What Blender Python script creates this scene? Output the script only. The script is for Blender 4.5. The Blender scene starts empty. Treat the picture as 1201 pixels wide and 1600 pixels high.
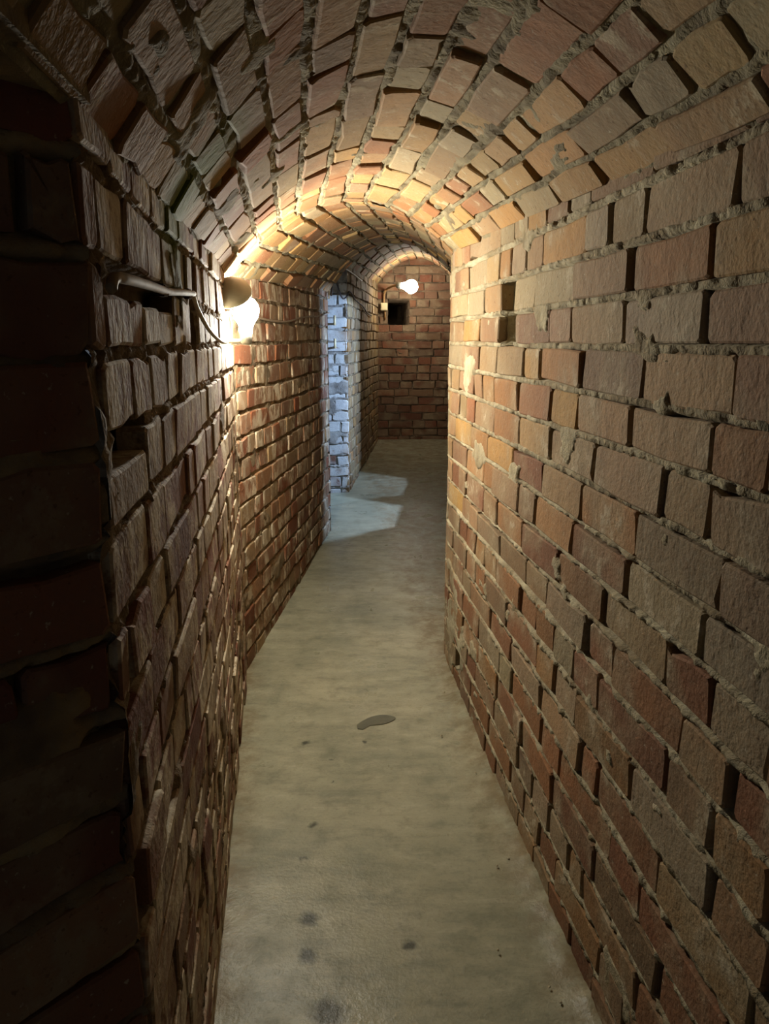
import bpy, math, random
import numpy as np
from mathutils import Vector, Matrix

sc = bpy.context.scene
COL = sc.collection
H = 1.25                      # eye height above the near floor, metres; plan figures below are in units of H

# ------------------------------------------------------------------ camera, world, exposure, daylight
cam_d = bpy.data.cameras.new('camera')
cam = bpy.data.objects.new('camera', cam_d); COL.objects.link(cam)
cam_d.sensor_fit = 'VERTICAL'; cam_d.sensor_height = 36.0
cam_d.lens = 36.0 * 1202 / 1600
cam_d.clip_start = 0.02
cam.location = (0, 0, H)
cam.rotation_euler = (math.radians(90 - 12.66), 0, 0)
sc.camera = cam

world = bpy.data.worlds.new('world'); sc.world = world
world.use_nodes = True
world.node_tree.nodes['Background'].inputs[0].default_value = (0.75, 0.85, 1.0, 1)
world.node_tree.nodes['Background'].inputs[1].default_value = 0.09

sc.view_settings.view_transform = 'Standard'
sc.view_settings.look = 'None'
sc.view_settings.gamma = 1.0
sc.view_settings.use_curve_mapping = False
sc.view_settings.exposure = 0.0
sc.cycles.max_bounces = 6
sc.cycles.diffuse_bounces = 3
sc.cycles.glossy_bounces = 2
sc.cycles.adaptive_threshold = 0.07

LAMP_COL = (1.0, 0.965, 0.84)
LAMP_NEAR = 880.0             # radiance of the two bulbs
LAMP_FAR = 100.0

def daylight(name, loc, to, power, size):
    d = bpy.data.lights.new(name, 'AREA'); d.shape = 'SQUARE'; d.size = size
    d.energy = power; d.color = (0.41, 0.61, 1.0)
    o = bpy.data.objects.new(name, d); COL.objects.link(o)
    o.location = loc
    o.rotation_euler = (Vector(to) - Vector(loc)).to_track_quat('-Z', 'Y').to_euler()
    o['kind'] = 'helper'
    return o
daylight('daylight', (0.4465*H, 4.07*H, 1.10*H), (-0.3*H, 4.10*H, 0.45*H), 34.0, 0.012)
daylight('daylight', (0.51*H, 4.73*H, 1.10*H), (-0.3*H, 4.80*H, 0.45*H), 20.0, 0.012)

# ------------------------------------------------------------------ helpers
rng = random.Random(11)

def lin(r, g, b):
    f = lambda c: (c/255/12.92) if c/255 <= 0.04045 else ((c/255+0.055)/1.055)**2.4
    return (f(r), f(g), f(b))

def hash2(ix, iy, seed):
    with np.errstate(over='ignore'):
        h = (ix.astype(np.int64)*374761393 + iy.astype(np.int64)*668265263 + seed*974634777) & 0x7fffffff
        h = ((h ^ (h >> 13)) * 1274126177) & 0x7fffffff
        h = h ^ (h >> 16)
    return (h & 0xffff) / 65535.0

def vnoise(x, y, seed=0):
    ix = np.floor(x); iy = np.floor(y); fx = x-ix; fy = y-iy
    fx = fx*fx*(3-2*fx); fy = fy*fy*(3-2*fy)
    a = hash2(ix, iy, seed); b = hash2(ix+1, iy, seed); c = hash2(ix, iy+1, seed); d = hash2(ix+1, iy+1, seed)
    return (a*(1-fx)+b*fx)*(1-fy) + (c*(1-fx)+d*fx)*fy

def fbm(x, y, seed=0, octv=4):
    r = 0; amp = 0.5; tot = 0
    for k in range(octv):
        r = r + amp*vnoise(x*2**k, y*2**k, seed+k*17); tot += amp; amp *= 0.5
    return r/tot

def mesh_np(name, verts, faces):
    """faces: (n,4) int array of quads"""
    me = bpy.data.meshes.new(name)
    n = len(faces)
    me.vertices.add(len(verts)); me.vertices.foreach_set('co', np.asarray(verts, np.float32).ravel())
    me.loops.add(n*4); me.loops.foreach_set('vertex_index', np.asarray(faces, np.int32).ravel())
    me.polygons.add(n); me.polygons.foreach_set('loop_start', np.arange(0, n*4, 4, dtype=np.int32))
    me.polygons.foreach_set('loop_total', np.full(n, 4, np.int32))
    me.update(calc_edges=True); me.validate()
    return me

def link(name, me, mat, parent=None, **props):
    o = bpy.data.objects.new(name, me); COL.objects.link(o)
    if mat is not None and not me.materials: me.materials.append(mat)
    if parent is not None: o.parent = parent
    for k, v in props.items(): o[k] = v
    return o

def smooth(me):
    me.polygons.foreach_set('use_smooth', np.ones(len(me.polygons), dtype=bool)); me.update()

def empty(name, loc, label, cat, group=None):
    o = bpy.data.objects.new(name, None); COL.objects.link(o); o.location = loc
    o.empty_display_size = 0.02
    o['label'] = label; o['category'] = cat
    if group: o['group'] = group
    return o

def catmull(pts, n=8):
    P = [Vector(p) for p in pts]; P = [2*P[0]-P[1]] + P + [2*P[-1]-P[-2]]
    out = []
    for i in range(1, len(P)-2):
        for k in range(n):
            t = k/n; a, b, c, d = P[i-1], P[i], P[i+1], P[i+2]
            out.append(0.5*((2*b)+(c-a)*t+(2*a-5*b+4*c-d)*t*t+(3*b-a-3*c+d)*t**3))
    out.append(P[-2]); return out

def tube(pts, r, seg=8):
    """closed tube mesh along points"""
    vs = []; fs = []
    n = len(pts); up = Vector((0.3, 0.2, 0.93)).normalized()
    for i, p in enumerate(pts):
        t = (pts[min(i+1, n-1)] - pts[max(i-1, 0)]).normalized()
        a = t.cross(up)
        if a.length < 0.2: a = t.cross(Vector((1, 0, 0)))
        a.normalize(); b = t.cross(a)
        rr = r[i] if isinstance(r, (list, tuple)) else r
        for k in range(seg):
            w = 2*math.pi*k/seg
            vs.append(p + a*math.cos(w)*rr + b*math.sin(w)*rr)
    for i in range(n-1):
        for k in range(seg):
            fs.append((i*seg+k, i*seg+(k+1) % seg, (i+1)*seg+(k+1) % seg, (i+1)*seg+k))
    fs.append(tuple(range(seg))[::-1]); fs.append(tuple((n-1)*seg+k for k in range(seg)))
    me = bpy.data.meshes.new('tube'); me.from_pydata([tuple(v) for v in vs], [], fs); me.update(); smooth(me)
    return me

def lathe(prof, axis, origin, seg=28):
    """surface of revolution: prof = [(radius, along)], axis direction from origin"""
    ax = Vector(axis).normalized(); a = ax.orthogonal().normalized(); b = ax.cross(a); o = Vector(origin)
    vs = []; fs = []
    for r, h in prof:
        for k in range(seg):
            w = 2*math.pi*k/seg
            vs.append(tuple(o + ax*h + (a*math.cos(w)+b*math.sin(w))*max(r, 1e-4)))
    n = len(prof)
    for i in range(n-1):
        for k in range(seg):
            fs.append((i*seg+k, i*seg+(k+1) % seg, (i+1)*seg+(k+1) % seg, (i+1)*seg+k))
    fs.append(tuple(range(seg))[::-1]); fs.append(tuple((n-1)*seg+k for k in range(seg)))
    me = bpy.data.meshes.new('lathe'); me.from_pydata(vs, [], fs); me.update(); smooth(me)
    return me

def box_mesh(c, sx, sy, sz, ax=Vector((1, 0, 0)), bev=0.003):
    """chamfered box, x axis along ax (in plan)"""
    import bmesh
    bm = bmesh.new(); bmesh.ops.create_cube(bm, size=1)
    bmesh.ops.scale(bm, vec=(sx, sy, sz), verts=bm.verts)
    if bev: bmesh.ops.bevel(bm, geom=bm.edges[:], offset=bev, segments=2, affect='EDGES')
    bmesh.ops.rotate(bm, cent=(0, 0, 0), matrix=Matrix.Rotation(math.atan2(ax.y, ax.x), 3, 'Z'), verts=bm.verts)
    bmesh.ops.translate(bm, vec=c, verts=bm.verts)
    me = bpy.data.meshes.new('box'); bm.to_mesh(me); bm.free(); return me

# ------------------------------------------------------------------ materials
def new_mat(name):
    m = bpy.data.materials.new(name); m.use_nodes = True
    nt = m.node_tree; nt.nodes.clear()
    out = nt.nodes.new('ShaderNodeOutputMaterial'); b = nt.nodes.new('ShaderNodeBsdfPrincipled')
    nt.links.new(b.outputs[0], out.inputs[0])
    return m, nt, b

def N(nt, typ, **kw):
    n = nt.nodes.new(typ)
    for k, v in kw.items(): setattr(n, k, v)
    return n

def noise(nt, vec, scale, detail=4, rough=0.55, w=None):
    n = N(nt, 'ShaderNodeTexNoise')
    if w is not None:
        n.noise_dimensions = '4D'; nt.links.new(w, n.inputs['W'])
    n.inputs['Scale'].default_value = scale; n.inputs['Detail'].default_value = detail
    n.inputs['Roughness'].default_value = rough
    if vec is not None: nt.links.new(vec, n.inputs['Vector'])
    return n.outputs['Fac']

def ramp(nt, fac, lo, hi, a=0.0, b=1.0):
    n = N(nt, 'ShaderNodeMapRange'); n.inputs['From Min'].default_value = lo; n.inputs['From Max'].default_value = hi
    n.inputs['To Min'].default_value = a; n.inputs['To Max'].default_value = b
    nt.links.new(fac, n.inputs['Value']); return n.outputs[0]

def mix(nt, fac, a, b, mode='MIX'):
    n = N(nt, 'ShaderNodeMix', data_type='RGBA', blend_type=mode)
    if isinstance(fac, float): n.inputs[0].default_value = fac
    else: nt.links.new(fac, n.inputs[0])
    for sock, v in ((6, a), (7, b)):
        if isinstance(v, tuple): n.inputs[sock].default_value = (*v, 1)
        else: nt.links.new(v, n.inputs[sock])
    return n.outputs[2]

def math_n(nt, op, a, b=None):
    n = N(nt, 'ShaderNodeMath', operation=op)
    for i, v in enumerate((a, b)):
        if v is None: continue
        if isinstance(v, (int, float)): n.inputs[i].default_value = v
        else: nt.links.new(v, n.inputs[i])
    return n.outputs[0]

def bump(nt, bsdf, height, strength, dist):
    n = N(nt, 'ShaderNodeBump'); n.inputs['Strength'].default_value = strength; n.inputs['Distance'].default_value = dist
    nt.links.new(height, n.inputs['Height']); nt.links.new(n.outputs[0], bsdf.inputs['Normal'])

def stain_mask(nt, pos, pts, wob=0.03, scale=14, soft=0.35):
    """soft-edged spots round world points: pts = [(x,y,z,radius)]"""
    nz = N(nt, 'ShaderNodeTexNoise'); nz.inputs['Scale'].default_value = scale; nz.inputs['Detail'].default_value = 5
    nt.links.new(pos, nz.inputs['Vector'])
    sub = N(nt, 'ShaderNodeVectorMath', operation='SUBTRACT'); nt.links.new(nz.outputs['Color'], sub.inputs[0]); sub.inputs[1].default_value = (.5, .5, .5)
    sca = N(nt, 'ShaderNodeVectorMath', operation='SCALE'); nt.links.new(sub.outputs[0], sca.inputs[0]); sca.inputs['Scale'].default_value = wob*4
    add = N(nt, 'ShaderNodeVectorMath', operation='ADD'); nt.links.new(pos, add.inputs[0]); nt.links.new(sca.outputs[0], add.inputs[1])
    tot = None
    for x, y, z, r in pts:
        d = N(nt, 'ShaderNodeVectorMath', operation='DISTANCE'); nt.links.new(add.outputs[0], d.inputs[0]); d.inputs[1].default_value = (x, y, z)
        m = ramp(nt, d.outputs['Value'], r*(1+soft), r*(1-soft))
        tot = m if tot is None else math_n(nt, 'MAXIMUM', tot, m)
    return tot

MOSS = [(-0.258*H, 1.0*H, 1.150*H, 0.12), (-0.225*H, 1.0*H, 1.20*H, 0.09)]
LIME = lin(198, 188, 166)
def brick_mat(name, lime=0.3, lime_col=LIME, dirt=0.3, moss=False, streak=1.0, relief=1.0, film=0.45):
    m, nt, b = new_mat(name)
    geo = N(nt, 'ShaderNodeNewGeometry'); pos = geo.outputs['Position']
    tone = N(nt, 'ShaderNodeAttribute', attribute_name='tone')
    mp = N(nt, 'ShaderNodeMapping'); mp.inputs['Scale'].default_value = (1, 1, 1/streak); nt.links.new(pos, mp.inputs['Vector'])
    sv = mp.outputs[0]
    off = N(nt, 'ShaderNodeVectorMath', operation='MULTIPLY_ADD'); nt.links.new(tone.outputs['Alpha'], off.inputs[0])
    off.inputs[1].default_value = (37.0, 19.0, 53.0); nt.links.new(sv, off.inputs[2]); bv = off.outputs[0]
    n_big = noise(nt, bv, 6, 2, 0.5)
    n_mid = noise(nt, bv, 22, 4, 0.65)
    n_fine = noise(nt, pos, 110, 3, 0.6)
    c = tone.outputs['Color']
    c = mix(nt, ramp(nt, n_mid, 0.35, 0.75, 0.0, 0.35), c, lin(104, 84, 62), 'MIX')
    c = mix(nt, ramp(nt, n_fine, 0.35, 0.7, 0.0, 0.30), c, lin(225, 190, 150), 'SOFT_LIGHT')
    # greyish film in soft patches, pale specks
    c = mix(nt, ramp(nt, n_big, 0.46, 0.62, 0.0, film), c, lin(138, 124, 96))
    c = mix(nt, ramp(nt, n_fine, 0.34, 0.27, 0.0, 0.5), c, lin(176, 166, 142))
    # lime smears left by mortar and old whitewash, per brick
    lm = math_n(nt, 'MULTIPLY', ramp(nt, n_mid, 0.62-lime*0.35, 0.70-lime*0.30), ramp(nt, n_big, 0.62-lime*0.4, 0.72-lime*0.3))
    c = mix(nt, math_n(nt, 'MULTIPLY', lm, min(0.9, 0.35+lime)), c, lime_col)
    dm = ramp(nt, noise(nt, pos, 3.1, 4, 0.65), 0.52, 0.75, 0.0, dirt)
    c = mix(nt, dm, c, lin(62, 50, 38))
    pit = ramp(nt, n_fine, 0.62, 0.70)
    c = mix(nt, math_n(nt, 'MULTIPLY', pit, 0.5), c, lin(60, 45, 32))
    if moss:
        mm = stain_mask(nt, pos, MOSS, 0.03, 16, 0.6)
        c = mix(nt, math_n(nt, 'MULTIPLY', mm, 0.85), c, lin(84, 104, 38))
    nt.links.new(c, b.inputs['Base Color'])
    b.inputs['Roughness'].default_value = 0.88
    b.inputs['Specular IOR Level'].default_value = 0.25
    hgt = math_n(nt, 'ADD', math_n(nt, 'MULTIPLY', n_mid, 1.0), math_n(nt, 'MULTIPLY', n_fine, 0.35))
    bump(nt, b, hgt, 0.9*relief, 0.006)
    return m

def mortar_mat(name, col=(150, 138, 112), dark=(92, 80, 62), moss=False):
    m, nt, b = new_mat(name)
    pos = N(nt, 'ShaderNodeNewGeometry').outputs['Position']
    n1 = noise(nt, pos, 9, 3, 0.65); n2 = noise(nt, pos, 90, 3, 0.65)
    c = mix(nt, ramp(nt, n1, 0.35, 0.68), lin(*dark), lin(*col))
    c = mix(nt, ramp(nt, n2, 0.35, 0.7, 0, 0.5), c, lin(205, 196, 170), 'SOFT_LIGHT')
    if moss:
        mm = stain_mask(nt, pos, MOSS, 0.03, 16, 0.6)
        c = mix(nt, math_n(nt, 'MULTIPLY', mm, 0.8), c, lin(70, 84, 36))
    nt.links.new(c, b.inputs['Base Color']); b.inputs['Roughness'].default_value = 0.95
    b.inputs['Specular IOR Level'].default_value = 0.15
    bump(nt, b, n2, 0.8, 0.006)
    return m

def plain_mat(name, col, rough=0.6, metal=0.0, var=0.25, scale=40, bmp=0.2):
    m, nt, b = new_mat(name)
    pos = N(nt, 'ShaderNodeNewGeometry').outputs['Position']
    n1 = noise(nt, pos, scale, 5, 0.6)
    c = mix(nt, ramp(nt, n1, 0.3, 0.7, 0, var), lin(*col), tuple(x*0.35 for x in lin(*col)))
    nt.links.new(c, b.inputs['Base Color'])
    b.inputs['Roughness'].default_value = rough; b.inputs['Metallic'].default_value = metal
    bump(nt, b, n1, bmp, 0.002)
    return m

def emit_mat(name, strength):
    m = bpy.data.materials.new(name); m.use_nodes = True; nt = m.node_tree; nt.nodes.clear()
    out = nt.nodes.new('ShaderNodeOutputMaterial'); e = nt.nodes.new('ShaderNodeEmission')
    e.inputs[0].default_value = (*LAMP_COL, 1); e.inputs[1].default_value = strength
    nt.links.new(e.outputs[0], out.inputs[0]); return m

M_right = brick_mat('brick_ochre', 0.26, lin(170, 158, 132), 0.38)
M_left = brick_mat('brick_limed', 0.56, lin(186, 172, 146), 0.34, moss=True, streak=1.0, film=0.4, relief=0.8)
M_leftmid = brick_mat('brick_limed_red', 0.48, lin(190, 176, 150), 0.25, streak=1.4)
M_white = brick_mat('brick_whitewashed', 0.85, lin(206, 206, 200), 0.2)
M_leftfar = brick_mat('brick_sooty', 0.25, LIME, 0.45)
M_end = brick_mat('brick_red_sooty', 0.22, lin(150, 125, 100), 0.55)
M_vault = brick_mat('brick_vault', 0.24, lin(180, 168, 138), 0.34, moss=True, film=0.22, relief=0.65)
M_pier = brick_mat('brick_dark_red', 0.34, lin(132, 116, 94), 0.5)
MO_right = mortar_mat('mortar_pale', (160, 152, 128), (116, 104, 82))
MO_left = mortar_mat('mortar_dark', (126, 110, 88), (84, 70, 54), moss=True)
MO_mid = mortar_mat('mortar_brown', (136, 120, 96), (86, 72, 54))
MO_vault = mortar_mat('mortar_vault', (138, 130, 106), (92, 82, 64), moss=True)
MO_end = mortar_mat('mortar_sooty', (120, 100, 80), (70, 58, 46))
MO_pier = mortar_mat('mortar_pier', (150, 132, 100), (92, 80, 66))

# ------------------------------------------------------------------ surfaces that carry brick courses
def floor_h(y):                       # the floor climbs gently beyond the bend (metres)
    return max(0.0, 0.0356*(y - 2.0*H)) if np.isscalar(y) else np.maximum(0.0, 0.0356*(y-2.0*H))

class Wall:
    """vertical wall over a plan path (units of H); s = metres along the path, t = metres above datum"""
    def __init__(self, pts, side, curved=True):
        P = [Vector((p[0]*H, p[1]*H, 0)) for p in pts]
        C = catmull(P, 24) if curved and len(P) > 2 else [P[0].lerp(P[-1], i/40) for i in range(41)]
        self.xy = np.array([(p.x, p.y) for p in C])
        d = np.hypot(*np.diff(self.xy, axis=0).T)
        self.S = np.concatenate([[0], np.cumsum(d)]); self.L = self.S[-1]
        tg = np.gradient(self.xy, self.S, axis=0)
        tg /= np.hypot(tg[:, 0], tg[:, 1])[:, None]
        self.n = np.stack([tg[:, 1], -tg[:, 0]], 1) * side      # side=+1: normal to the right of travel
        self.tg = tg
    def at(self, s, t, d):
        s = np.asarray(s, float); t = np.asarray(t, float); d = np.asarray(d, float)
        sc_ = np.clip(s, 0, self.L); ex = s - sc_
        g = lambda a: np.interp(sc_, self.S, a)
        x = g(self.xy[:, 0]) + ex*g(self.tg[:, 0]) + d*g(self.n[:, 0]); y = g(self.xy[:, 1]) + ex*g(self.tg[:, 1]) + d*g(self.n[:, 1])
        return np.stack([x, y, t + 0*x], -1)
    def s_of_y(self, y):              # for paths that run away from the camera
        return float(np.interp(y*H, self.xy[:, 1], self.S))

class Vault:
    """segmental vault between stations (Lx,Ly,Lu, Rx,Ry,Ru, crown), units of H, u above the eye"""
    def __init__(self, st, width):
        self.st = np.array(st, float)
        mid = (self.st[:, 0:2] + self.st[:, 3:5]) / 2 * H
        d = np.hypot(*np.diff(mid, axis=0).T); self.S = np.concatenate([[0], np.cumsum(d)]); self.L = self.S[-1]
        self.T = width                # nominal arc length
    def raw(self, s, t):
        g = lambda k: np.interp(s, self.S, self.st[:, k])
        lx, ly, lu, rx, ry, ru, cr = [g(k) for k in range(7)]
        rise = cr - (lu+ru)/2; hw = np.hypot(rx-lx, ry-ly)/2
        th0 = 2*np.arctan2(rise, hw)
        th = (2*t/self.T - 1)*th0
        a = 0.5 + 0.5*np.sin(th)/np.sin(th0); e = 1-(2*a-1)**2
        return np.stack([(lx+(rx-lx)*a)*H, (ly+(ry-ly)*a)*H, (1+lu+(ru-lu)*a+rise*e)*H], -1)
    def at(self, s, t, d):
        s = np.asarray(s, float); t = np.asarray(t, float); s, t = np.broadcast_arrays(s, t); d = np.asarray(d, float)
        p = self.raw(s, t)
        ds = self.raw(np.clip(s+0.01, 0, self.L), t) - self.raw(np.clip(s-0.01, 0, self.L), t)
        dt = self.raw(s, t+0.005) - self.raw(s, t-0.005)
        n = np.cross(ds, dt); n /= np.linalg.norm(n, axis=-1, keepdims=True)
        n = np.where(n[..., 2:3] > 0, -n, n)
        return p + n*d[..., None]

PAL = {
 'right': [(134,110,78),(130,108,80),(126,112,90),(132,98,60),(142,112,66),(118,92,68),(134,118,90),(126,104,76),(136,114,84)],
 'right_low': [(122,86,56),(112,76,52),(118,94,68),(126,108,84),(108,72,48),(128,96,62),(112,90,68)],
 'left': [(122,84,60),(130,104,80),(114,72,52),(134,116,92),(118,90,68),(104,64,46)],
 'leftmid': [(130,92,64),(122,80,54),(134,102,74),(124,92,68),(138,114,84),(116,70,44)],
 'vault': [(140,110,72),(146,120,80),(132,92,58),(138,124,94),(128,88,56),(146,114,68),(130,108,80)],
 'white': [(176,174,168),(160,142,130),(184,184,178),(132,94,78),(170,162,152)],
 'leftfar': [(130,112,82),(118,98,72),(136,114,80),(112,90,64),(136,106,66)],
 'end': [(108,66,46),(98,62,44),(108,82,62),(90,58,42),(98,76,58),(112,74,52)],
 'pier': [(108,66,56),(98,60,52),(114,76,62),(94,64,56)],
}
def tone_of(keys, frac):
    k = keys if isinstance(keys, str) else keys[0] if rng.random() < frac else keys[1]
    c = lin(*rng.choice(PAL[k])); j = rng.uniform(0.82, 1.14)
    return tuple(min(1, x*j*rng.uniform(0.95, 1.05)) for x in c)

def outline(w, h, jit):
    """ten points of a worn brick face, centred, anticlockwise"""
    r = min(w, h)*0.085
    pts = [(-w/2+r, -h/2), (0.05*w, -h/2), (w/2-r, -h/2), (w/2, -h/2+r), (w/2, h/2-r), (w/2-r, h/2), (-0.05*w, h/2), (-w/2+r, h/2), (-w/2, h/2-r), (-w/2, -h/2+r)]
    out = []
    for x, y in pts:
        out.append((x+rng.gauss(0, jit), y+rng.gauss(0, jit)))
    if rng.random() < 0.30:            # a chipped corner
        k = rng.choice((2, 5, 7, 9)); f = rng.uniform(0.72, 0.92)
        out[k] = (out[k][0]*(0.5+f/2), out[k][1]*f)
    return out

def lay(name, surf, mat, mortar, s0, s1, t0, t1, pitch, pal, joint=0.013, bed=0.014, stretcher=0.250, header=0.120, mixr=0.45,
        proud=0.0018, jit=0.0016, depth=0.034, holes=(), gaps=(), res=0.008, smear=0.0, bed_d=-0.006, head_d=-0.020, wave=0.004,
        keep=None, low=None, cap=300, seed=1, floor_clip=False, tilt=0.0018, mortar_range=None, rough_bed=0.010, all_stuff=False, hole_d=0.14):
    """mortar bed as one mesh plus every brick as an object of its own under it"""
    rows = int(round((t1-t0)/pitch))
    wob = lambda k, s: (vnoise(np.asarray(s)*1.6+k*7.3, np.asarray(s)*0+k*1.37+seed, seed+5)-0.5)*2*wave
    bricks = []                        # (sa, sb, ta, tb, row)
    for k in range(rows):
        ta, tb = t0+k*pitch, t0+(k+1)*pitch
        cuts = []
        for (ha, hb, va, vb) in holes:
            if ta+pitch*0.5 > va and ta+pitch*0.5 < vb: cuts.append((ha, hb))
        s = s0 - rng.uniform(0, stretcher)
        rowmix = mixr*rng.choice((0.4, 1.0, 1.7))
        while s < s1:
            L = (header if rng.random() < rowmix else stretcher)*rng.uniform(0.93, 1.05) + joint
            if rng.random() < 0.05: L *= 0.62
            a, b = max(s, s0), min(s+L, s1); s += L
            segs = [(a, b)]
            for ha, hb in cuts:
                ns = []
                for (p, q) in segs:
                    if q <= ha or p >= hb: ns.append((p, q))
                    else:
                        if p < ha: ns.append((p, ha))
                        if q > hb: ns.append((hb, q))
                segs = ns
            for p, q in segs:
                if q-p > 0.04: bricks.append((p, q, ta, tb, k))
    # mortar height field
    ma, mb = mortar_range or (s0, s1)
    ns = max(2, int((mb-ma)/res)+1); nv = max(2, int((t1-t0+0.02)/res)+1)
    sg = np.linspace(ma, mb, ns); tg = np.linspace(t0-0.01, t1+0.01, nv)
    SG, TG = np.meshgrid(sg, tg, indexing='ij')
    D = bed_d + (fbm(SG/0.016, TG/0.011, seed, 3)-0.5)*2*rough_bed + (fbm(SG/0.12, TG/0.08, seed+9, 2)-0.5)*rough_bed
    rowf = (TG-t0)/pitch
    edge = np.abs(rowf-np.round(rowf))*pitch        # distance to the bed joint centre line
    inrow = edge > bed*0.62
    D = np.where(inrow, head_d + (fbm(SG/0.03, TG/0.03, seed+3, 3)-0.5)*0.010, D)
    if smear > 0:
        sm = fbm(SG/0.20, TG/0.13, seed+21, 5)
        lift = np.clip((sm-(0.78-smear*0.25))/0.05, 0, 1)
        D = np.where(lift > 0, np.maximum(D, D*(1-lift) + lift*(0.0015+0.004*(fbm(SG/0.02, TG/0.02, seed+31, 3)-0.3))), D)
    for (ha, hb, va, vb) in gaps:
        w = (SG > ha) & (SG < hb) & (TG > va) & (TG < vb); D = np.where(w, -0.045, D)
    for (ha, hb, va, vb) in holes:
        w = (SG > ha) & (SG < hb) & (TG > va) & (TG < vb); D = np.where(w, -hole_d, D)
    V = surf.at(SG, TG, D).reshape(-1, 3)
    idx = np.arange(ns*nv).reshape(ns, nv)
    F = np.stack([idx[:-1, :-1], idx[1:, :-1], idx[1:, 1:], idx[:-1, 1:]], -1).reshape(-1, 4)
    if keep is not None:
        cc = V[F].mean(1); F = F[keep(cc)]
    me = mesh_np(name, V, F); smooth(me)
    wall = link(name, me, mortar, kind='structure')
    # bricks
    built = []
    for (a, b, ta, tb, k) in bricks:
        sm = (a+b)/2
        w = (b-a)-joint*rng.choice((0.35, 0.6, 0.9, 1.25)); h = pitch-bed*rng.uniform(0.75, 1.2)
        if w < 0.025: continue
        dt_ = 0.0
        for (ha, hb, va, vb) in gaps:              # open bed joint: the brick below it has lost its top edge
            if ha < sm < hb and va < tb-0.004 < vb: h -= 0.026; dt_ = -0.013
        o1 = outline(w, h, jit)
        pr = rng.gauss(0, proud); tx = rng.gauss(0, tilt); ty = rng.gauss(0, tilt)
        inset = 0.0032
        ss = np.array([p[0] for p in o1]); tt = np.array([p[1] for p in o1])
        fi = (1-2*inset/w); fj = (1-2*inset/h)
        S = np.concatenate([ss, ss, ss*fi, [0.0]]); T = np.concatenate([tt, tt, tt*fj, [0.0]])
        dd = pr + tx*S/0.125 + ty*T/0.06
        Dp = np.concatenate([np.full(10, -depth), dd[10:20]-0.0028, dd[20:30], [dd[30]]])
        if abs(a-s0) < 1e-6 or abs(b-s1) < 1e-6: pass
        sp = sm + S
        tcen = (ta+tb)/2
        f = (T/h+0.5)
        tp = tcen + dt_ + T + (wob(k, sp)*(1-f) + wob(k+1, sp)*f)
        P = surf.at(sp, tp, Dp)
        c = surf.at(np.array([sm]), np.array([tcen]), np.array([0.0]))[0]
        if floor_clip and c[2] + h/2 < floor_h(c[1]) + 0.012: continue
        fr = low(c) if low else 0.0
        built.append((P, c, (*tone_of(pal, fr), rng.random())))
    cam_p = np.array([0, 0, H])
    order = sorted(range(len(built)), key=lambda i: np.linalg.norm(built[i][1]-cam_p))
    faces = []
    for r in (0, 10):
        for q in range(10): faces.append((r+q, r+(q+1) % 10, r+10+(q+1) % 10, r+10+q))
    for q in range(10): faces.append((20+q, 20+(q+1) % 10, 30))
    # facing: make the brick front point along the surface normal
    rest = []
    for rank, i in enumerate(order):
        P, c, col = built[i]
        if rank >= cap or all_stuff: rest.append(built[i]); continue
        m = bpy.data.meshes.new('brick')
        m.from_pydata((P-c).tolist(), [], faces)
        at = m.attributes.new('tone', 'FLOAT_COLOR', 'POINT'); at.data.foreach_set('color', np.tile(np.array(col, np.float32), 31))
        o = link('brick', m, mat, wall); o.location = c
    if rest:
        vs = []; fs = []; cs = []
        for n_, (P, c, col) in enumerate(rest):
            vs.append(P); fs += [tuple(v+31*n_ for v in f) for f in faces]; cs.append(np.tile(np.array(col, np.float32), 31))
        m = bpy.data.meshes.new('brickwork'); m.from_pydata(np.concatenate(vs).tolist(), [], fs)
        at = m.attributes.new('tone', 'FLOAT_COLOR', 'POINT'); at.data.foreach_set('color', np.concatenate(cs))
        link('brickwork', m, mat, wall, kind='stuff')
    return wall

# ------------------------------------------------------------------ plan of the passage (units of H)
RIGHT = [(0.512, -1.0), (0.414, 0.0), (0.317, 1.0), (0.262, 1.55), (0.205, 2.14), (0.193, 2.30), (0.205, 2.46), (0.235, 2.75)]
LEFT_DIR = -0.135
left_x = lambda y: -0.125 + LEFT_DIR*y
PITCH = 0.083

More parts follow.
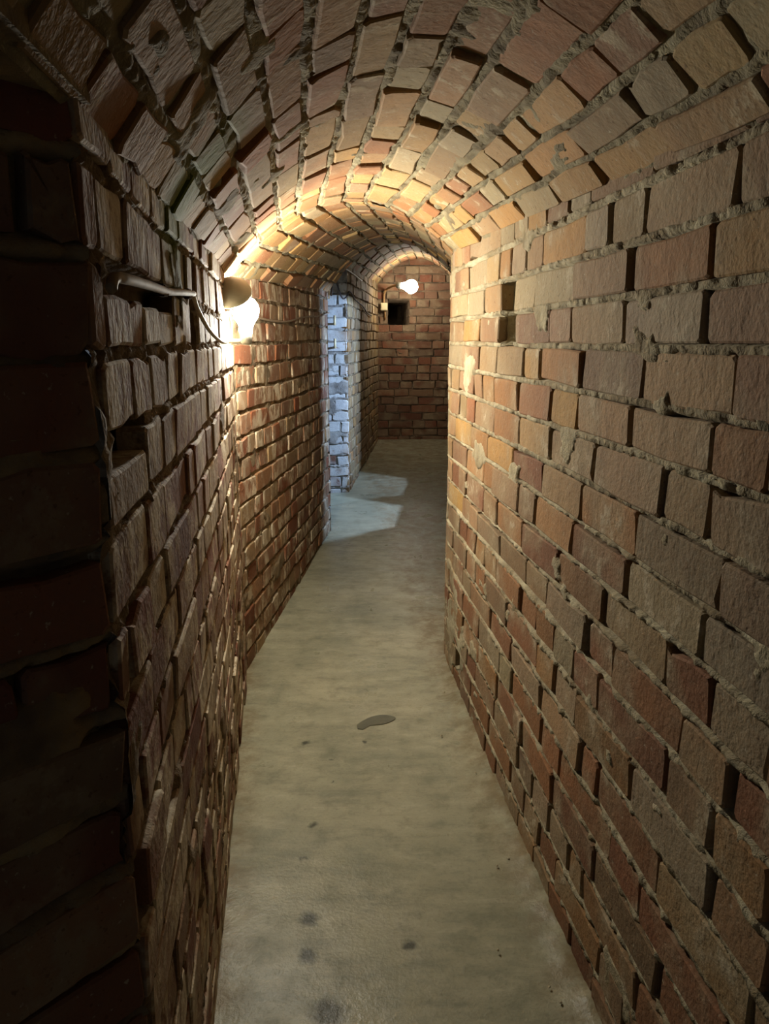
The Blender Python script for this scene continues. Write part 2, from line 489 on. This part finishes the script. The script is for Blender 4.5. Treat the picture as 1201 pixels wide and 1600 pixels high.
# ---- floor
def build_floor():
    ys = np.concatenate([np.linspace(-1.2*H, 1.4*H, 260), np.linspace(1.4*H, 4*H, 170)[1:], np.linspace(4*H, 7*H, 60)[1:]])
    xs = np.linspace(-1.5*H, 1.0*H, 210)
    X, Y = np.meshgrid(xs, ys, indexing='ij')
    Z = floor_h(Y) + (fbm(X/0.35, Y/0.35, 77, 3)-0.5)*0.008 + (fbm(X/0.05, Y/0.05, 78, 3)-0.5)*0.0022
    xr = np.interp(Y, np.array([p[1] for p in RIGHT])*H, np.array([p[0] for p in RIGHT])*H)
    lip = np.clip(1-(np.abs(X-xr)/0.09), 0, 1)      # crumbled mortar against the right wall
    Z = Z + lip*lip*0.02*(0.4+fbm(X/0.03, Y/0.03, 79, 3))*(Y < 2.3*H)
    V = np.stack([X, Y, Z], -1).reshape(-1, 3)
    idx = np.arange(X.size).reshape(X.shape)
    F = np.stack([idx[:-1, :-1], idx[1:, :-1], idx[1:, 1:], idx[:-1, 1:]], -1).reshape(-1, 4)
    me = mesh_np('floor', V, F); smooth(me)
    m, nt, b = new_mat('concrete_floor')
    pos = N(nt, 'ShaderNodeNewGeometry').outputs['Position']
    n1 = noise(nt, pos, 2.6, 6, 0.62); n2 = noise(nt, pos, 14, 6, 0.68); n3 = noise(nt, pos, 120, 4, 0.6)
    c = mix(nt, ramp(nt, n1, 0.32, 0.68), lin(126, 125, 104), lin(156, 151, 126))
    mpf = N(nt, 'ShaderNodeMapping'); mpf.inputs['Scale'].default_value = (0.6, 1.8, 1); nt.links.new(pos, mpf.inputs['Vector'])
    n4 = noise(nt, mpf.outputs[0], 9, 6, 0.72)
    c = mix(nt, ramp(nt, n4, 0.50, 0.66, 0, 0.55), c, lin(104, 104, 88))
    c = mix(nt, ramp(nt, n4, 0.46, 0.34, 0, 0.5), c, lin(166, 160, 136))
    c = mix(nt, ramp(nt, n2, 0.5, 0.72, 0, 0.55), c, lin(96, 96, 78))
    c = mix(nt, ramp(nt, n2, 0.42, 0.3, 0, 0.45), c, lin(158, 154, 128))
    c = mix(nt, ramp(nt, n3, 0.55, 0.75, 0, 0.35), c, lin(92, 88, 66))
    spots = [(-0.135*H, 1.17*H, 0, 0.021), (-0.127*H, 1.085*H, 0, 0.019), (0.041*H, 1.11*H, 0, 0.013), (-0.085*H, 0.975*H, 0, 0.032),
             (-0.15*H, 1.44*H, 0, 0.010), (-0.16*H, 1.33*H, 0, 0.008), (-0.13*H, 1.70*H, 0, 0.006), (-0.05*H, 1.78*H, 0, 0.007), (-0.12*H, 1.60*H, 0, 0.004), (-0.20*H, 1.78*H, 0, 0.012)]
    sp = stain_mask(nt, pos, spots, 0.008, 40, 0.45)
    c = mix(nt, math_n(nt, 'MULTIPLY', sp, 0.8), c, lin(40, 42, 34))
    # earthy grit along both edges
    sep = N(nt, 'ShaderNodeSeparateXYZ'); nt.links.new(pos, sep.inputs[0])
    dr = math_n(nt, 'ADD', sep.outputs[0], math_n(nt, 'MULTIPLY', sep.outputs[1], 0.097))
    dl = math_n(nt, 'ADD', sep.outputs[0], math_n(nt, 'MULTIPLY', sep.outputs[1], 0.135))
    er = math_n(nt, 'ADD', ramp(nt, dr, 0.414*H-0.12, 0.414*H-0.01), ramp(nt, dl, -0.125*H+0.08, -0.125*H+0.0))
    er = math_n(nt, 'MULTIPLY', er, ramp(nt, n2, 0.38, 0.6))
    c = mix(nt, math_n(nt, 'MULTIPLY', er, 0.75), c, lin(112, 94, 66))
    nt.links.new(c, b.inputs['Base Color'])
    rgh = ramp(nt, noise(nt, pos, 7, 5, 0.6), 0.3, 0.7, 0.24, 0.44)
    nt.links.new(rgh, b.inputs['Roughness']); b.inputs['Specular IOR Level'].default_value = 0.13
    bump(nt, b, math_n(nt, 'ADD', n2, math_n(nt, 'MULTIPLY', n3, 0.5)), 0.5, 0.005)
    fl = link('floor', me, m, kind='structure')
    out = [(-0.0705,1.846),(-0.0720,1.868),(-0.048,1.900),(-0.024,1.917),(0.0,1.922),(0.022,1.914),(0.030,1.905),(0.024,1.892),(0.006,1.876),(-0.012,1.868),(-0.034,1.864),(-0.050,1.858),(-0.056,1.842)]
    pts = catmull([(x*H, y*H, 0) for x, y in out], 4)
    vs = [(p.x, p.y, 0.0035) for p in pts] + [(p.x, p.y, -0.02) for p in pts]; n = len(pts)
    cx = sum(p.x for p in pts)/n; cy = sum(p.y for p in pts)/n
    vs.append((cx, cy, 0.0045))
    fs = [(i, (i+1) % n, 2*n) for i in range(n)] + [(i, (i+1) % n, n+(i+1) % n, n+i) for i in range(n)]
    me = bpy.data.meshes.new('stain'); me.from_pydata(vs, [], fs)
    link('stain', me, plain_mat('damp_patch', (92, 90, 70), 0.45, var=0.5, scale=25), fl, label='dark damp smear on the concrete')
build_floor()

# ---- walls
W_right = Wall(RIGHT, -1)
yr = W_right.s_of_y
T0 = -0.010
holes_r = [(yr(1.585), yr(1.695), T0+15*PITCH, T0+17*PITCH), (yr(2.035), yr(2.10), T0+1*PITCH, T0+2*PITCH)]
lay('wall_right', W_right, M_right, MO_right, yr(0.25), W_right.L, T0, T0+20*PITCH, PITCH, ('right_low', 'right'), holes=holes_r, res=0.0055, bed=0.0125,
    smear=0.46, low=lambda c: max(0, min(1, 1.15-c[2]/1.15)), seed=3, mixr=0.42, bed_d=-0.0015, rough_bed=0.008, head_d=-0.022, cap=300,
    mortar_range=(0, W_right.L), floor_clip=True, wave=0.005)

W_left = Wall([(left_x(0.535), 0.535), (left_x(1.3), 1.3), (left_x(2.19), 2.19)], +1, False)
yl = W_left.s_of_y
holes_l = [(yl(1.165), yl(1.265), T0+15*PITCH, T0+17*PITCH)]
gaps_l = [(yl(0.60), yl(1.02), T0+16*PITCH-0.032, T0+16*PITCH+0.006), (yl(0.60), yl(0.74), T0+14*PITCH-0.036, T0+14*PITCH+0.006)]
lay('wall_left', W_left, M_left, MO_left, 0, W_left.L, T0, T0+18*PITCH, PITCH, 'left', holes=holes_l, gaps=gaps_l, seed=5, mixr=0.85, res=0.008,
    smear=0.36, proud=0.0018, bed_d=-0.006, head_d=-0.010, floor_clip=True, wave=0.007, jit=0.002, tilt=0.0013)

c0 = (left_x(0.535), 0.535)
W_pier = Wall([(c0[0]-0.616*0.55, c0[1]-0.788*0.55), (c0[0]-0.616*0.2, c0[1]-0.788*0.2), c0], +1, False)
lay('wall_left_pier', W_pier, M_pier, MO_pier, 0, W_pier.L, T0, T0+20*PITCH, PITCH, 'pier', seed=8, mixr=0.5, smear=0.75, res=0.008, proud=0.003, jit=0.003,
    bed_d=-0.003, floor_clip=True)

W_lm = Wall([(-0.421, 2.19), (-0.35, 2.95), (-0.268, 3.76)], +1, False)
lay('wall_left_middle', W_lm, M_leftmid, MO_mid, 0, W_lm.L, T0, T0+20*PITCH, PITCH, 'leftmid', seed=13, mixr=0.75, smear=0.15, res=0.009,
    bed_d=-0.009, head_d=-0.005, floor_clip=True, wave=0.006, jit=0.0022, proud=0.002)

# side opening on the left: far cheek (whitewashed, seen), near cheek and back (out of sight)
W_jamb = Wall([(-0.95, 4.53), (-0.6, 4.54), (-0.213, 4.575)], +1, False)
lay('wall_passage_far', W_jamb, M_white, mortar_mat('mortar_white', (176, 174, 168), (110, 104, 98)), W_jamb.L-0.50, W_jamb.L, T0, T0+24*PITCH, PITCH, 'white', seed=17, mixr=0.6,
    smear=0.5, res=0.009, bed_d=-0.005, floor_clip=True, mortar_range=(0, W_jamb.L), proud=0.005, jit=0.004)
W_near = Wall([(-0.268, 3.76), (-0.6, 3.77), (-0.95, 3.78)], +1, False)
lay('wall_passage_near', W_near, M_white, MO_mid, 0, 0.3, T0, T0+22*PITCH, PITCH, 'leftmid', seed=18, res=0.015, floor_clip=True, mortar_range=(0, W_near.L), all_stuff=True)
W_back = Wall([(-0.95, 3.74), (-0.95, 4.2), (-0.95, 4.58)], +1, False)
lay('wall_passage_back', W_back, M_leftfar, MO_mid, 0, W_back.L, T0, T0+24*PITCH, PITCH, 'leftfar', seed=19, res=0.015, floor_clip=True, all_stuff=True)

W_lf = Wall([(-0.213, 4.575), (-0.14, 5.5), (-0.052, 6.56)], +1, False)
lay('wall_left_far', W_lf, M_leftfar, MO_mid, 0, W_lf.L, T0, T0+22*PITCH, PITCH, 'leftfar', seed=23, mixr=0.7, res=0.010, bed_d=-0.014, head_d=-0.014,
    floor_clip=True, wave=0.007, proud=0.003)

W_end = Wall([(-0.10, 6.56), (0.3, 6.57), (0.70, 6.58)], +1, False)
ex = lambda px: (px+0.10)*H
hole_e = [(ex(0.032), ex(0.202), T0+17*PITCH, T0+20*PITCH)]
lay('wall_end', W_end, M_end, MO_end, 0, W_end.L, T0, T0+28*PITCH, PITCH, 'end', seed=29, mixr=0.5, res=0.010, bed_d=-0.004, floor_clip=True, holes=hole_e, smear=0.2, hole_d=1.5)

# far right-hand wall with two loopholes (daylight comes through them)
RF = lambda y: 0.235 + 0.09125*(y-2.75)
W_rf = Wall([(RF(2.75), 2.75), (RF(4.5), 4.5), (RF(6.6), 6.6)], -1, False)
yf = W_rf.s_of_y
loops = [(4.015, 4.112, 0.855, 1.112), (4.685, 4.79, 0.855, 1.112), (4.10, 4.205, 0.975, 1.112)]   # the first is stepped wider at the top
def keep_rf(c):        # leaves the loophole openings free of mortar
    k = np.ones(len(c), bool)
    for (a, b, u, v) in loops:
        k &= ~((c[:, 1] > a*H) & (c[:, 1] < b*H) & (c[:, 2] > u*H) & (c[:, 2] < v*H))
    return k
lay('wall_right_far', W_rf, M_leftfar, MO_mid, 0, W_rf.L, T0, T0+26*PITCH, PITCH, 'leftfar', seed=31, res=0.012, floor_clip=True, keep=keep_rf, all_stuff=True,
    holes=[(yf(a)-0.004, yf(b)+0.004, T0+(12.6 if u < 0.9 else 14.6)*PITCH, T0+17*PITCH) for a, b, u, v in loops])
for i, (a, b, u, v) in enumerate([(4.015, 4.205, 0.855, 1.112), loops[1]]):
    xo0, xo1 = RF((a+b)/2)*H+0.03, RF((a+b)/2)*H+0.20
    vs = []
    for x in (xo0-0.028, xo1):
        vs += [(x, a*H-0.006, u*H-0.006), (x, b*H+0.006, u*H-0.006), (x, b*H+0.006, v*H+0.006), (x, a*H-0.006, v*H+0.006)]
    me = bpy.data.meshes.new('window'); me.from_pydata(vs, [], [(0, 1, 5, 4), (1, 2, 6, 5), (2, 3, 7, 6), (3, 0, 4, 7), (4, 5, 6, 7)])
    link('window_%d' % (i+1), me, MO_mid, kind='structure')

# ---- vaults
ST1 = [(left_x(0.2)-0.02, 0.2, 0.145, 0.395, 0.2, 0.180, 0.355), (left_x(0.535), 0.535, 0.145, 0.362, 0.55, 0.188, 0.358), (left_x(1.2), 1.2, 0.150, 0.298, 1.22, 0.207, 0.362), (left_x(1.8), 1.8, 0.155, 0.240, 1.82, 0.223, 0.364), (-0.421, 2.19, 0.165, 0.195, 2.28, 0.237, 0.366)]
ST1 = [(left_x(0.2)-0.10, -0.9, 0.14, 0.50, -0.9, 0.17, 0.35)] + ST1
V1 = Vault(ST1, 1.02)
lay('ceiling', V1, M_vault, MO_vault, 0.78*H, V1.L, 0.0, V1.T, V1.T/12, 'vault', joint=0.016, bed=0.017, seed=41, mixr=0.55, res=0.008, smear=0.32, bed_d=-0.004,
    head_d=-0.008, rough_bed=0.008, wave=0.010, proud=0.0028, jit=0.003, tilt=0.0022, mortar_range=(0, V1.L), stretcher=0.235)
ST2 = [(-0.421, 2.19, 0.165, 0.195, 2.28, 0.237, 0.366), (-0.35, 2.95, 0.190, 0.265, 2.95, 0.255, 0.395), (-0.268, 3.76, 0.215, 0.335, 3.76, 0.275, 0.432)]
V2 = Vault(ST2, 1.02)
lay('ceiling_middle', V2, M_vault, MO_vault, 0, V2.L, 0.0, V2.T, V2.T/12, 'vault', joint=0.015, bed=0.016, seed=43, mixr=0.55, res=0.009, smear=0.35, bed_d=-0.006,
    head_d=-0.012, wave=0.008, proud=0.003, jit=0.003, tilt=0.003, stretcher=0.235)
ST3 = [(-0.268, 3.70, 0.40, 0.345, 3.70, 0.40, 0.60), (-0.213, 4.575, 0.40, 0.41, 4.575, 0.40, 0.60), (-0.052, 6.6, 0.44, 0.60, 6.6, 0.44, 0.64)]
V3 = Vault(ST3, 1.1)
lay('ceiling_far', V3, M_vault, MO_vault, 0, V3.L, 0.0, V3.T, V3.T/12, 'vault', joint=0.015, bed=0.016, seed=47, mixr=0.55, res=0.014, bed_d=-0.006, proud=0.004, jit=0.0035)
# soffits over the splayed pier and over the side opening
def slab(name, poly, z, mat):
    n = len(poly); vs = [(x*H, y*H, z*H) for x, y in poly] + [(x*H, y*H, z*H+0.06) for x, y in poly]
    me = bpy.data.meshes.new(name)
    me.from_pydata(vs, [], [tuple(range(n))[::-1], tuple(range(n, 2*n))] + [(i, (i+1) % n, n+(i+1) % n, n+i) for i in range(n)])
    link(name, me, mat, kind='structure')
slab('ceiling_soffit', [(-0.7, -0.2), (-0.13, -0.2), (left_x(0.535)+0.005, 0.55), (-0.3, 0.55)], 1.15, MO_pier)
slab('ceiling_passage', [(-1.0, 3.72), (-0.2, 3.72), (-0.2, 4.62), (-1.0, 4.62)], 1.43, MO_mid)

# ------------------------------------------------------------------ lamps
M_hood = plain_mat('grey_enamel', (150, 150, 136), 0.5)
M_cap = plain_mat('lamp_cap', (120, 118, 108), 0.45, 0.3)
M_wire = plain_mat('grey_cable', (176, 160, 130), 0.6, var=0.5)
M_cond = plain_mat('old_conduit', (150, 128, 100), 0.75, var=0.6)
M_brass = plain_mat('conduit_ochre', (150, 112, 66), 0.5, var=0.4)
M_box = plain_mat('cream_plastic', (206, 186, 140), 0.5, var=0.1)
M_iron = plain_mat('rusty_iron', (70, 58, 50), 0.7, 0.4, 0.5)

E1 = emit_mat('bulb_glow_near', LAMP_NEAR); E2 = emit_mat('bulb_glow_far', LAMP_FAR)
def bulb_prof(r, l):
    """pear shaped bulb, cap at 0, dome at l"""
    neck = r*0.42; pts = [(0.0, 0.0), (neck, 0.0), (neck*1.06, l*0.12), (r*0.62, l*0.28), (r*0.86, l*0.42)]
    for k in range(1, 10):
        a = math.radians(-18 + k*12)
        pts.append((r*math.cos(a), l-r + r*math.sin(a)))
    pts.append((0.0, l)); return pts

b0 = Vector((-0.350*H, 2.0*H, (1+0.014)*H))                    # bottom of the bulb, socket below it
lamp1 = empty('wall_lamp', tuple(b0 + Vector((0, 0, -0.03))), 'bare white bulb glowing under a grey dished hood at the left wall bend', 'lamp')
def part(name, me, mat, root, **kw):
    me.transform(Matrix.Translation(-Vector(root.location)))
    return link(name, me, mat, root, **kw)
ax1 = Vector((0.0, 0.05, 1))
part('bulb', lathe(bulb_prof(0.043, 0.114), ax1, b0), E1, lamp1, label='glowing white bulb')
part('socket', lathe([(0.0, -0.034), (0.013, -0.034), (0.018, -0.028), (0.0185, -0.004), (0.016, 0.003), (0.0, 0.003)], ax1, b0), M_cap, lamp1)
# hood: a shallow dished plate on the near, wall side of the bulb
hc = Vector((-0.374*H, 1.950*H, 1.106*H)); hn = Vector((-0.08, -0.66, 0.75)).normalized()
prof = []
for k in range(9):
    a = k/8; prof.append((0.064*math.sin(a*math.pi/2), 0.046*math.cos(a*math.pi/2)))
prof2 = [(r*0.96, h-0.003) for r, h in reversed(prof)]
part('hood', lathe(prof[::1] + prof2[:-1], hn, hc, 32), M_hood, lamp1, label='grey dished hood')
wp = Vector((left_x(1.94)*H-0.01, 1.94*H, 1.07*H))
part('bracket', tube(catmull([wp, wp+Vector((0.02, 0.0, 0.0)), hc + Vector((0.0, 0.02, -0.05)), hc+Vector((0.004, 0.006, -0.035))], 5), 0.005), M_iron, lamp1)
sb = b0 + Vector((0, 0, -0.02))
part('arm', tube(catmull([sb, sb+Vector((-0.03, 0.004, -0.004)), Vector((left_x(2.0)*H-0.01, 2.0*H, sb.z-0.004))], 5), 0.007), M_cap, lamp1)

# far lamp: pear bulb lying on its side on a pipe arm over the square hole
f0 = Vector((0.128*H, 6.20*H, 1.405*H)); ax2 = Vector((1.0, -0.2, -0.10))
lamp2 = empty('wall_lamp', (0.0*H, 6.545*H, 1.30*H), 'glowing bulb on a bent pipe arm above the square hole in the end wall', 'lamp')
part('bulb', lathe(bulb_prof(0.066, 0.165), ax2, f0), E2, lamp2, label='glowing white bulb')
part('socket', lathe([(0.0, -0.05), (0.022, -0.05), (0.028, -0.04), (0.030, 0.004), (0.0, 0.004)], ax2, f0), M_cap, lamp2)
part('pipe_arm', tube(catmull([f0+Vector((-0.04, 0.008, 0.004)), f0+Vector((-0.09, 0.14, 0.0)), (0.025*H, 6.5*H, 1.40*H), (0.002*H, 6.53*H, 1.375*H), (-0.004*H, 6.54*H, 1.33*H), (-0.004*H, 6.545*H, 1.28*H)], 6), 0.011), M_brass, lamp2)

jb = empty('junction_box', (-0.004*H, 6.53*H, 1.235*H), 'small cream junction box left of the square hole in the end wall', 'junction box')
part('case', box_mesh((-0.004*H, 6.528*H, 1.26*H), 0.07, 0.045, 0.075), M_box, jb)
part('lid', box_mesh((-0.004*H, 6.508*H, 1.26*H), 0.058, 0.012, 0.062, bev=0.002), M_box, jb)
part('pipe_stub', tube([Vector((0.004*H, 6.545*H, 1.235*H)), Vector((0.006*H, 6.547*H, 1.16*H))], 0.009), M_brass, jb)

# ------------------------------------------------------------------ cables and fittings
def cable(name, pts, r, mat, label, cat='cable', n=8, clips=()):
    P = catmull(pts, n); me = tube(P, r)
    o = link(name, me, mat, label=label, category=cat)
    for p in clips:
        link('clip', box_mesh(Vector(p), 0.012, 0.02, 0.016, bev=0.002), M_iron, o)
    return o
def onleft(y, u, off=0.012): return Vector((left_x(y)*H + off, y*H, (1+u)*H))
def onmid(y, u, off=0.012): return Vector(((-0.421+0.0975*(y-2.19))*H + off, y*H, (1+u)*H))
cable('conduit', [onleft(0.550, 0.034, 0.014), onleft(0.565, 0.042, 0.014), onleft(0.60, 0.044, 0.016), onleft(0.72, 0.047, 0.014), onleft(0.84, 0.049, 0.013), onleft(0.96, 0.055, 0.014), onleft(1.10, 0.061, 0.013)], 0.0052, M_cond,
      'pale rigid conduit running level along the near left wall', 'conduit', clips=[onleft(0.82, 0.049, 0.010), onleft(1.05, 0.058, 0.010)])
cable('lamp_cable', [onleft(1.09, 0.061, 0.013), onleft(1.17, 0.040, 0.012), onleft(1.32, 0.012, 0.016), onleft(1.55, -0.006, 0.02), onleft(1.74, -0.001, 0.02), onleft(1.86, 0.020, 0.018), onleft(1.93, 0.055, 0.012)], 0.0042, M_wire,
      'thin cable sagging from the conduit up to the near lamp')
cable('lamp_cable', [Vector(sb)+Vector((0.008, 0.012, 0.0)), onleft(2.10, 0.020, 0.03), onmid(2.24, 0.055, 0.018), onmid(2.36, 0.066, 0.010), onmid(2.60, 0.060, 0.009), onmid(2.85, 0.062, 0.009), onmid(3.15, 0.085, 0.009), onmid(3.5, 0.100, 0.009), onmid(3.74, 0.12, 0.009)], 0.0048, M_cond,
      'brown cable leaving the near lamp along the wall towards the side opening')
def onfar(y, u, off=0.012): return Vector(((-0.213+0.0812*(y-4.575))*H + off, y*H, (1+u)*H))
cable('loose_cable', [onmid(3.72, 0.20, 0.03), Vector((-0.25*H, 3.95*H, 1.30*H)), Vector((-0.23*H, 4.3*H, 1.22*H)), Vector((-0.215*H, 4.52*H, 1.235*H)), onfar(4.62, 0.27), onfar(4.9, 0.235), onfar(5.3, 0.215), onfar(5.6, 0.18), onfar(5.9, 0.17)], 0.0055, M_iron,
      'dark slack cable crossing the top of the side opening')
cable('loose_cable', [onmid(3.70, 0.185, 0.02), Vector((-0.26*H, 3.92*H, 1.34*H)), Vector((-0.235*H, 4.2*H, 1.37*H)), Vector((-0.20*H, 4.6*H, 1.38*H)), onfar(5.2, 0.37, 0.02)], 0.005, M_wire,
      'pale cable looping high above the side opening')

# two iron hinge pins in the cheek of the side opening
def hinge(z, label):
    o = empty('hinge_pin', (-0.245*H-0.05, 4.56*H, z*H), label, 'hinge', None)
    x = -0.285*H
    part('spike', tube([Vector((x, 4.575*H, z*H)), Vector((x, 4.53*H, z*H))], 0.008), M_iron, o)
    part('pin', tube([Vector((x, 4.53*H, z*H-0.01)), Vector((x, 4.53*H, z*H+0.06))], 0.009), M_box, o)
hinge(1.085, 'upper hinge pin in the whitewashed cheek of the side opening')
hinge(0.955, 'lower hinge pin in the whitewashed cheek of the side opening')

# crumbs of fallen mortar on the floor beside the right wall
M_crumb = plain_mat('mortar_crumb', (178, 166, 136), 0.9, var=0.4)
import bmesh
protos = []
for k in range(4):
    bm = bmesh.new(); bmesh.ops.create_icosphere(bm, subdivisions=1, radius=1)
    for v in bm.verts: v.co *= rng.uniform(0.7, 1.15); v.co.z *= 0.7
    me = bpy.data.meshes.new('mortar_crumb'); bm.to_mesh(me); bm.free(); me.materials.append(M_crumb); protos.append(me)
for k in range(10):
    y = rng.uniform(0.95, 2.1); x = float(np.interp(y, [p[1] for p in RIGHT], [p[0] for p in RIGHT])) - abs(rng.gauss(0.045, 0.03)) - 0.015
    r = rng.uniform(0.0025, 0.0045)
    o = link('mortar_crumb', rng.choice(protos), None, label='tiny pale crumb of mortar lying beside the foot of the right wall', category='crumb', group='mortar crumbs along the right wall')
    o.location = (x*H, y*H, 0.006 + r*0.3); o.scale = (r, r, r); o.rotation_euler = (0, 0, rng.uniform(0, 6))
